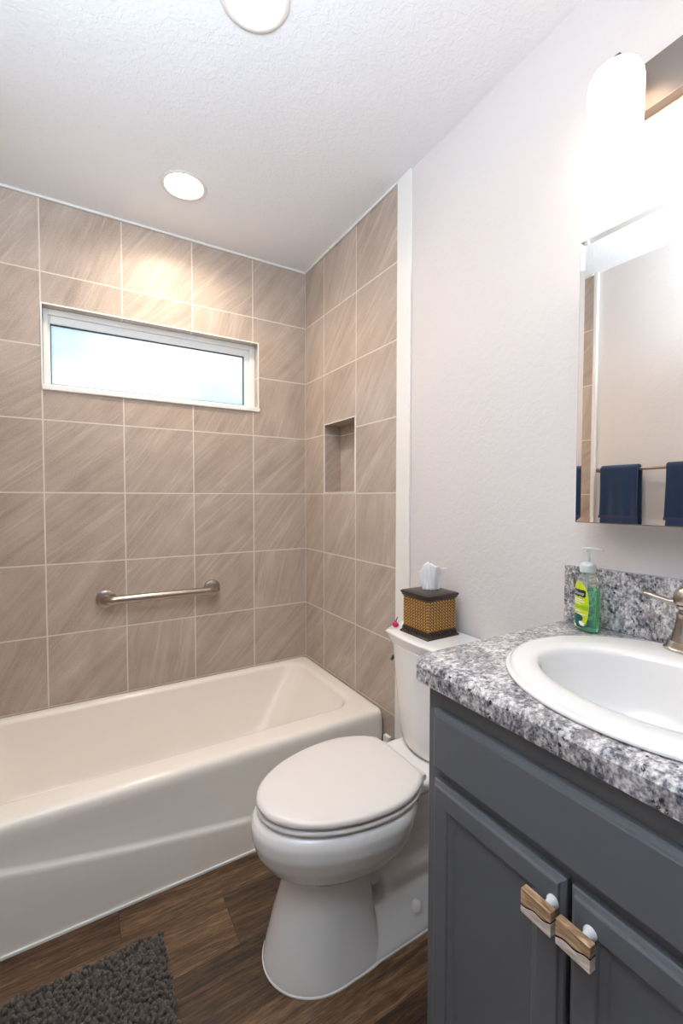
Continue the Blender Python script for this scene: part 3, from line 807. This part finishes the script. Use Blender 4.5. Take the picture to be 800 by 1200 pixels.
# ================================================================== COUNTERTOP
CT0, CT1 = VT + 0.0005, 0.9236
ct = thing('countertop', 'grey and white speckled granite countertop with clipped corner on the vanity', 'countertop', (-0.26, -1.85, CT0))
CX0, CX1, CY0, CY1, CH = -0.532, -0.001, -2.185, -1.513, 0.030
SXc, SYc = -0.272, -1.850
corners = [(CX1, CY1), (CX0 + CH, CY1), (CX0, CY1 - CH), (CX0, CY0), (CX1, CY0)]
def ray_to_rect(a, inset):
    # intersect ray from the sink centre with the inset polygon
    d = (cos(a), sin(a)); best = 1e9
    n = len(corners)
    for i in range(n):
        p, q = corners[i], corners[(i + 1) % n]
        ex, ey = q[0] - p[0], q[1] - p[1]; L = sqrt(ex * ex + ey * ey)
        nx_, ny_ = -ey / L, ex / L       # outward or inward
        if (p[0] - SXc) * nx_ + (p[1] - SYc) * ny_ < 0: nx_, ny_ = -nx_, -ny_
        dist = (p[0] - SXc) * nx_ + (p[1] - SYc) * ny_ - inset
        den = d[0] * nx_ + d[1] * ny_
        if den > 1e-6: best = min(best, dist / den)
    return SXc + d[0] * best, SYc + d[1] * best
angs = sorted(set([round(2 * pi * k / 96, 5) for k in range(96)] + [round(math.atan2(c[1] - SYc, c[0] - SXc) % (2 * pi), 5) for c in corners]))
def outer(ins, z): return [(*ray_to_rect(a, ins), z) for a in angs]
def hole(z): return [(SXc + 0.200 * cos(a) * 1.0, SYc + 0.238 * sin(a), z) for a in angs]
b = MB(); b.loft([hole(CT0), hole(CT1), outer(0.0095, CT1), outer(0.0085, CT1 - 0.0003), outer(0.0008, CT1 - 0.0078), outer(0.0, CT1 - 0.009), outer(0.0, CT0 + 0.002), outer(0.002, CT0)], loop=True)
b.build('worktop', M['granite'], ct, smooth=25)
b = MB(); b.box(-0.020, -0.001, CY0, CY1 + 0.001, CT1 + 0.0002, 1.0615); b.build('backsplash', M['granite'], ct, bevel=0.002)

# ================================================================== SINK
sk = thing('sink', 'white oval drop-in sink set into the granite countertop', 'sink', (SXc, SYc, CT1))
def el(cx_, a, b_, z, n=96): return [(cx_ + a * cos(2 * pi * k / n), SYc + b_ * sin(2 * pi * k / n), z) for k in range(n)]
Z = CT1 + 0.0006
b = MB()
b.loft([el(-0.272, 0.192, 0.228, 0.85), el(-0.272, 0.196, 0.234, 0.915), el(-0.272, 0.197, 0.235, Z), el(-0.268, 0.228, 0.2535, Z), el(-0.268, 0.2315, 0.2565, Z + 0.0015), el(-0.268, 0.2318, 0.2568, Z + 0.0045), el(-0.268, 0.2300, 0.2550, Z + 0.0062), el(-0.268, 0.2260, 0.2510, Z + 0.0068), el(-0.268, 0.2245, 0.2495, Z + 0.0080), el(-0.268, 0.2225, 0.2475, Z + 0.0115), el(-0.268, 0.2185, 0.2435, Z + 0.0138), el(-0.270, 0.210, 0.236, Z + 0.0148),
        el(-0.285, 0.176, 0.212, Z + 0.0150), el(-0.2955, 0.152, 0.195, Z + 0.0140), el(-0.298, 0.1445, 0.189, Z + 0.0105), el(-0.299, 0.1405, 0.1855, Z + 0.002), el(-0.299, 0.136, 0.181, 0.900), el(-0.298, 0.122, 0.164, 0.850), el(-0.296, 0.095, 0.130, 0.812), el(-0.294, 0.055, 0.075, 0.795), el(-0.293, 0.022, 0.022, 0.790)],
       False, True)
b.build('basin', M['sinkw'], sk, smooth=60)
b = MB(); b.lathe([(0.021, 0.0), (0.021, 0.003), (0.014, 0.004), (0.012, 0.002)], (-0.293, SYc, 0.7905), 24); b.build('drain', M['nickel'], sk, smooth=40)

# ================================================================== FAUCET
FZ = Z + 0.0150
fx, fy = -0.088, -1.850
fc = thing('faucet', 'brushed nickel two-handle faucet on the sink rim at the right edge', 'faucet', (fx, fy, FZ))
def oval(hx, hy, z, n=48, p=3.0):
    pts = []
    for k in range(n):
        a = 2 * pi * k / n; c, s_ = cos(a), sin(a)
        pts.append((fx + hx * abs(c) ** (2 / p) * (1 if c >= 0 else -1), fy + hy * abs(s_) ** (2 / p) * (1 if s_ >= 0 else -1), z))
    return pts
b = MB(); b.loft([oval(0.030, 0.084, FZ - 0.002), oval(0.031, 0.085, FZ + 0.004), oval(0.027, 0.081, FZ + 0.009), oval(0.026, 0.080, FZ + 0.016), oval(0.0235, 0.0775, FZ + 0.019), oval(0.02, 0.074, FZ + 0.020)]); b.build('base_plate', M['nickel'], fc, smooth=35)
for s_ in (1, -1):
    hy = fy + s_ * 0.051
    b = MB(); b.lathe([(0.0235, 0.018), (0.0235, 0.022), (0.0215, 0.025), (0.0215, 0.029), (0.0190, 0.038), (0.0165, 0.050), (0.0150, 0.062), (0.0145, 0.068), (0.0160, 0.071), (0.0115, 0.074), (0.0115, 0.078), (0.0145, 0.081), (0.0155, 0.086)], (fx, hy, FZ), 32)
    hb = b.build('handle', M['nickel'], fc, smooth=35)
    b = MB(); b.lathe([(0.0140, 0.0865), (0.0195, 0.090), (0.0210, 0.095), (0.0200, 0.105), (0.0165, 0.115), (0.010, 0.1225), (0.003, 0.1255)], (fx, hy, FZ), 32)
    WL[hb.name] = wloc(fc)
    b.build('handle_cap', M['nickel'], hb, smooth=45)
    b = MB(); b.tube([(fx - 0.004, hy + s_ * 0.010, FZ + 0.090), (fx - 0.004, hy + s_ * 0.028, FZ + 0.0905), (fx - 0.002, hy + s_ * 0.050, FZ + 0.0945), (fx, hy + s_ * 0.068, FZ + 0.0975), (fx, hy + s_ * 0.071, FZ + 0.0978)], [(0.007, 0.006), (0.0065, 0.0055), (0.008, 0.0058), (0.0095, 0.0066), (0.0085, 0.0060)], 14)
    b.build('lever', M['nickel'], hb, smooth=50)
b = MB(); b.lathe([(0.022, 0.018), (0.022, 0.024), (0.017, 0.032), (0.015, 0.060), (0.0145, 0.085)], (fx, fy, FZ), 32)
b.tube([(fx, fy, FZ + 0.08), (fx - 0.004, fy, FZ + 0.105), (fx - 0.022, fy, FZ + 0.128), (fx - 0.052, fy, FZ + 0.132), (fx - 0.082, fy, FZ + 0.118), (fx - 0.098, fy, FZ + 0.095)], [0.0145, 0.014, 0.0135, 0.013, 0.0125, 0.012], 20)
b.build('spout', M['nickel'], fc, smooth=50)

# ================================================================== SOAP BOTTLE
bx, by, bz = -0.066, -1.598, CT1 + 0.0006
sb = thing('soap_bottle', 'clear pump bottle of green hand soap with yellow label by the backsplash', 'soap bottle', (bx, by, bz))
rot = math.atan2(0.48, -0.87)       # direction the label faces
ex = Vector((cos(rot), sin(rot), 0)); ey = Vector((-sin(rot), cos(rot), 0))
PROF = [(0.000, 0.0290, 0.0185), (0.004, 0.0325, 0.0210), (0.012, 0.0335, 0.0220), (0.040, 0.0325, 0.0215), (0.065, 0.0330, 0.0220), (0.092, 0.0325, 0.0215), (0.108, 0.0295, 0.0205), (0.120, 0.0235, 0.0190), (0.129, 0.0160, 0.0160), (0.134, 0.0135, 0.0135), (0.142, 0.0130, 0.0130)]
def prof(z):
    for (z0, a0, b0), (z1, a1, b1) in zip(PROF, PROF[1:]):
        if z <= z1:
            q = (z - z0) / (z1 - z0); return a0 + (a1 - a0) * q, b0 + (b1 - b0) * q
    return PROF[-1][1:]
def surf(th, z, off=0.0):   # th=0 faces the label direction
    a, b_ = prof(z); p = ey * ((a + off) * sin(th)) + ex * ((b_ + off) * cos(th))
    return (bx + p.x, by + p.y, bz + z)
def bring(z, off=0.0, n=40): return [surf(2 * pi * k / n, z, off) for k in range(n)]
b = MB(); b.loft([bring(z) for z, _, _ in PROF]); b.build('bottle_body', M['clear'], sb, smooth=60)
b = MB(); b.loft([bring(z, -0.0015) for z in (0.003, 0.006, 0.014, 0.04, 0.065, 0.085, 0.096)]); b.build('soap_liquid', M['liquid'], sb, smooth=60)
# label patch (oval) wrapped on the front
LZ, LH, LW = 0.060, 0.054, 0.96
def lab_grid(mb, cz, ct_, hz, ht, off, tilt=0.0, nr=6, na=32, sup=2.4):
    vs = [surf(ct_, cz, off)]; fs = []
    for i in range(1, nr + 1):
        for k in range(na):
            a = 2 * pi * k / na; c, s_ = cos(a), sin(a)
            c = abs(c) ** (2 / sup) * (1 if c > 0 else -1); s_ = abs(s_) ** (2 / sup) * (1 if s_ > 0 else -1)
            r = i / nr; dz, dt = hz * r * s_, ht * r * c
            vs.append(surf(ct_ + dt + tilt * dz, cz + dz, off))
    for k in range(na): fs.append((0, 1 + k, 1 + (k + 1) % na))
    for i in range(nr - 1):
        for k in range(na):
            l = (k + 1) % na; fs.append((1 + i * na + k, 1 + i * na + l, 1 + (i + 1) * na + l, 1 + (i + 1) * na + k))
    mb.add(vs, fs)
b = MB(); lab_grid(b, LZ, 0.0, LH, LW, 0.0008)
lb = b.build('label', M['label'], sb, smooth=60, fixn=False); WL[lb.name] = wloc(sb)
b = MB(); lab_grid(b, 0.0875, 0.05, 0.0085, 0.66, 0.0011, sup=7); b.build('name_panel', M['navy'], lb, smooth=60, fixn=False)
b = MB(); lab_grid(b, 0.0560, 0.05, 0.0060, 0.88, 0.0010, sup=7); b.build('colour_band', M['lime'], lb, smooth=60, fixn=False)
b = MB(); lab_grid(b, 0.0285, -0.15, 0.0100, 0.62, 0.0011, tilt=14); lab_grid(b, 0.0150, 0.10, 0.0065, 0.42, 0.0011, tilt=-20); b.build('leaf_picture', M['teal'], lb, smooth=60, fixn=False)
b = MB(); lab_grid(b, 0.0190, 0.40, 0.0048, 0.22, 0.0013, tilt=-16); lab_grid(b, 0.0105, -0.32, 0.0040, 0.20, 0.0013); lab_grid(b, 0.0400, 0.35, 0.0012, 0.42, 0.0012, tilt=30)
b.build('white_marks', M['white'], lb, smooth=60, fixn=False)
def wrap_text(txt, size, cz, off, mat, name):
    cu = bpy.data.curves.new('txt', 'FONT'); cu.body = txt; cu.size = size; cu.align_x = 'CENTER'; cu.align_y = 'CENTER'; cu.resolution_u = 3
    to = bpy.data.objects.new('txt', cu); COL.objects.link(to)
    dg = bpy.context.evaluated_depsgraph_get(); dg.update()
    me_ = bpy.data.meshes.new_from_object(to.evaluated_get(dg)); bpy.data.objects.remove(to)
    a, _ = prof(cz); mb = MB()
    vs = [surf(0.05 + max(-1.1, min(1.1, v.co.x / a)), cz + v.co.y, off) for v in me_.vertices]
    mb.add(vs, [tuple(p.vertices) for p in me_.polygons]); bpy.data.meshes.remove(me_)
    return mb.build(name, mat, lb, fixn=False)
wrap_text('Softsoap', 0.0098, 0.0873, 0.0014, M['white'], 'brand_lettering')
b = MB()
for cz_, th_, w_ in ((0.0735, -0.02, 0.46), (0.0690, 0.06, 0.56), (0.0640, -0.05, 0.34), (0.0480, 0.05, 0.30), (0.0450, 0.0, 0.36)):
    lab_grid(b, cz_, th_, 0.0011, w_, 0.0013, sup=6)
b.build('text_lines', M['white'], lb, smooth=60, fixn=False)
# pump
b = MB(); b.lathe([(0.0150, 0.1345), (0.0170, 0.1360), (0.0172, 0.1480), (0.0155, 0.1530), (0.0115, 0.1570), (0.0075, 0.1590)], (bx, by, bz), 32); b.build('pump_collar', M['pump'], sb, smooth=35)
b = MB(); b.lathe([(0.0048, 0.1585), (0.0048, 0.1830), (0.0062, 0.1845), (0.0062, 0.1890), (0.004, 0.1905)], (bx, by, bz), 20)
pd = Vector((0.15, -0.99, 0)).normalized()
def pp(s_, z): return (bx + pd.x * s_, by + pd.y * s_, bz + z)
b.tube([pp(-0.012, 0.1890), pp(0.0, 0.1900), pp(0.018, 0.1895), pp(0.030, 0.1870), pp(0.031, 0.1845)], [(0.005, 0.0018), (0.0065, 0.0025), (0.005, 0.0026), (0.0038, 0.0026), (0.003, 0.0022)], 12)
b.build('pump_head', M['pump'], sb, smooth=40)
b = MB(); b.lathe([(0.0030, 0.010), (0.0030, 0.150)], (bx, by, bz), 10); b.build('dip_tube', M['pump'], sb, smooth=40)

# ================================================================== MEDICINE CABINET
MY0, MY1, MZ0, MZ1 = -2.120, -1.580, 1.174, 1.806
mc = thing('medicine_cabinet', 'frameless mirror cabinet with a glass border hanging on the white wall over the sink', 'mirror cabinet', (-0.04, -1.85, MZ0))
b = MB(); b.box(-0.070, -0.001, MY0 + 0.006, MY1 - 0.006, MZ0 + 0.006, MZ1 - 0.006); b.build('cabinet_box', M['vinyl'], mc, bevel=0.002)
b = MB(); b.loft(panel_rings(MY0, MY1, MZ0, MZ1, [(0.006, -0.0705), (0.0, -0.072), (0.0, -0.0895), (0.0015, -0.0905)]), True, True); b.build('door_frame', M['bronze'], mc, smooth=20)
b = MB(); b.loft(panel_rings(MY0 + 0.002, MY1 - 0.002, MZ0 + 0.002, MZ1 - 0.002, [(0.0, -0.0907), (0.0, -0.0922), (0.011, -0.0914)]), True, True); b.build('mirror_glass', M['mirror'], mc)

# ================================================================== VANITY LIGHT
vl = thing('vanity_light', 'bronze bar vanity light with frosted white glass shades above the mirror', 'wall light', (-0.03, -1.85, 2.10))
b = MB(); b.box(-0.028, -0.001, -2.075, -1.640, 2.052, 2.153); b.build('back_bar', M['bronze'], vl, bevel=0.0025)
for sy in (-1.655, -1.850, -2.045):
    sx = -0.100
    b = MB(); b.tube([(-0.026, sy, 2.105), (-0.040, sy, 2.118), (-0.055, sy, 2.135), (-0.075, sy, 2.150), (-0.092, sy, 2.152), (-0.100, sy, 2.144), (-0.100, sy, 2.128)], 0.0065, 14)
    b.lathe([(0.024, 2.118), (0.025, 2.127), (0.018, 2.134), (0.008, 2.137)], (sx, sy, 0), 28)
    arm = b.build('arm', M['bronze'], vl, smooth=50)
    b = MB(); b.lathe([(0.0455, 1.960), (0.0495, 1.9605), (0.0515, 2.02), (0.0520, 2.085), (0.0500, 2.100), (0.0440, 2.112), (0.0340, 2.1185), (0.020, 2.1200), (0.010, 2.1200)], (sx, sy, 0), 40, cap0=False)
    b.build('shade', M['shade'], vl, smooth=60)

# ================================================================== TOWEL BAR AND TOWELS (seen in the mirror)
BX, BZ = -1.482, 1.375
tbn = thing('towel_bar', 'brushed nickel towel bar on the left wall, seen in the mirror', 'towel bar', (XLP, -1.13, BZ))
b = MB(); b.tube([(BX, -0.862, BZ), (BX, -1.440, BZ)], 0.008, 16); b.build('bar', M['nickel2'], tbn, smooth=50)
for py in (-0.868, -1.434):
    b = MB(); b.lathe([(0.024, 0.0), (0.024, 0.006), (0.014, 0.012), (0.010, 0.040), (0.012, 0.050), (0.012, 0.068), (0.008, 0.072)], (XLP + 0.001, py, BZ), 24, 'X'); b.build('bracket', M['nickel2'], tbn, smooth=40)
def towel(y0, y1, label, seed):
    rd = random.Random(seed)
    o = thing('hand_towel', label, 'towel', (BX, (y0 + y1) / 2, 1.06), 'navy towels on the towel bar')
    R_ = 0.0175
    def prof_x(z_, side): return BX + side * R_
    prof_pts = []
    zs_f = [1.065 + (BZ - 1.065) * i / 22 for i in range(23)]
    for z_ in zs_f: prof_pts.append((1, z_))
    arcp = []
    nW = 24
    def xyz(s_, y, q):
        w = 0.003 * sin(q * 9 + seed) + 0.002 * sin(q * 21 + seed * 2)
        return w
    rows = []
    for i in range(nW + 1):
        q = i / nW; y = y1 + (y0 - y1) * q; row = []
        w = xyz(0, y, q)
        for z_ in zs_f:
            f_ = (BZ - z_) / 0.31
            row.append((BX + R_ + w * f_ * 1.2 + 0.004 * f_, y + 0.004 * sin(z_ * 14 + seed) * (q - 0.5), z_))
        for k in range(1, 12):
            a = pi * k / 12; row.append((BX + R_ * cos(a), y, BZ + R_ * sin(a)))
        for z_ in reversed(zs_f[1:]):
            f_ = (BZ - z_) / 0.31
            row.append((BX - R_ - 0.004 * f_ + w * f_ * 0.5, y - 0.003, z_ + 0.004))
        rows.append(row)
    b = MB(); b.loft(rows, False, False, closed=False)
    body = b.build('terry_body', M['towel'], o, smooth=180, solid=0.012, subsurf=1)
    b = MB(); rws = []
    for i in range(nW + 1):
        q = i / nW; y = y1 + (y0 - y1) * q; w = xyz(0, y, q); rw = []
        for z_ in (1.112, 1.121, 1.131, 1.140):
            f_ = (BZ - z_) / 0.31; rw.append((BX + R_ + w * f_ * 1.2 + 0.004 * f_ + 0.0090, y, z_))
        rws.append(rw)
    b.loft(rws, False, False, closed=False); b.build('border_band', M['band'], o, smooth=180, solid=0.002)
towel(-1.066, -0.884, 'folded navy towel at the left end of the bar in the mirror', 3)
towel(-1.390, -1.184, 'folded navy towel at the right of the bar, cut by the frame', 8)

# ================================================================== BATH MAT
bm_ = thing('bath_mat', 'shaggy charcoal chenille bath mat on the wood floor beside the tub', 'bath mat', (-1.17, -1.28, 0))
mx0, mx1, my0, my1 = -1.46, -0.884, -1.72, -0.884
def mat_edge(x, y): return True
b = MB(); b.loft([rrect(mx0 + 0.008, mx1 - 0.008, my0 + 0.008, my1 - 0.008, 0.03, 0.0005, 5), rrect(mx0 + 0.008, mx1 - 0.008, my0 + 0.008, my1 - 0.008, 0.03, 0.009, 5)])
b.build('backing', M['rugback'], bm_)
vs, fs = [], []
rd = random.Random(11); step = 0.0098
ny = int((my1 - my0) / step); nx = int((mx1 - mx0) / step)
SEG = 6
for i in range(nx):
    for j in range(ny):
        x = mx0 + (i + 0.5 + rd.uniform(-0.42, 0.42)) * step; y = my0 + (j + 0.5 + rd.uniform(-0.42, 0.42)) * step
        # rounded corners
        dx = max(0, mx0 + 0.04 - x, x - (mx1 - 0.04)); dy = max(0, my0 + 0.04 - y, y - (my1 - 0.04))
        if sqrt(dx * dx + dy * dy) > 0.04: continue
        L = rd.uniform(0.009, 0.0155); r = rd.uniform(0.0042, 0.0056)
        az = rd.uniform(0, 2 * pi); tl = rd.uniform(0.05, 0.75)
        d = Vector((sin(tl) * cos(az), sin(tl) * sin(az), cos(tl)))
        e1 = d.orthogonal().normalized(); e2 = d.cross(e1)
        p0 = Vector((x, y, 0.008)); base_i = len(vs)
        prof5 = ((0.0, 0.8), (0.5, 1.0), (0.85, 0.92), (1.12, 0.5))
        for (q, s_) in prof5:
            c = p0 + d * (L * q)
            for k in range(SEG):
                a = 2 * pi * k / SEG; p = c + e1 * (r * s_ * cos(a)) + e2 * (r * s_ * sin(a))
                vs.append((p.x, p.y, max(p.z, 0.0012)))
        for q in range(3):
            for k in range(SEG):
                l = (k + 1) % SEG
                fs.append((base_i + q * SEG + k, base_i + q * SEG + l, base_i + (q + 1) * SEG + l, base_i + (q + 1) * SEG + k))
        fs.append(tuple(base_i + 3 * SEG + k for k in range(SEG)))
b = MB(); b.add(vs, fs)
o = b.build('pile', M['rug'], bm_, smooth=180, fixn=False); o['kind'] = 'stuff'
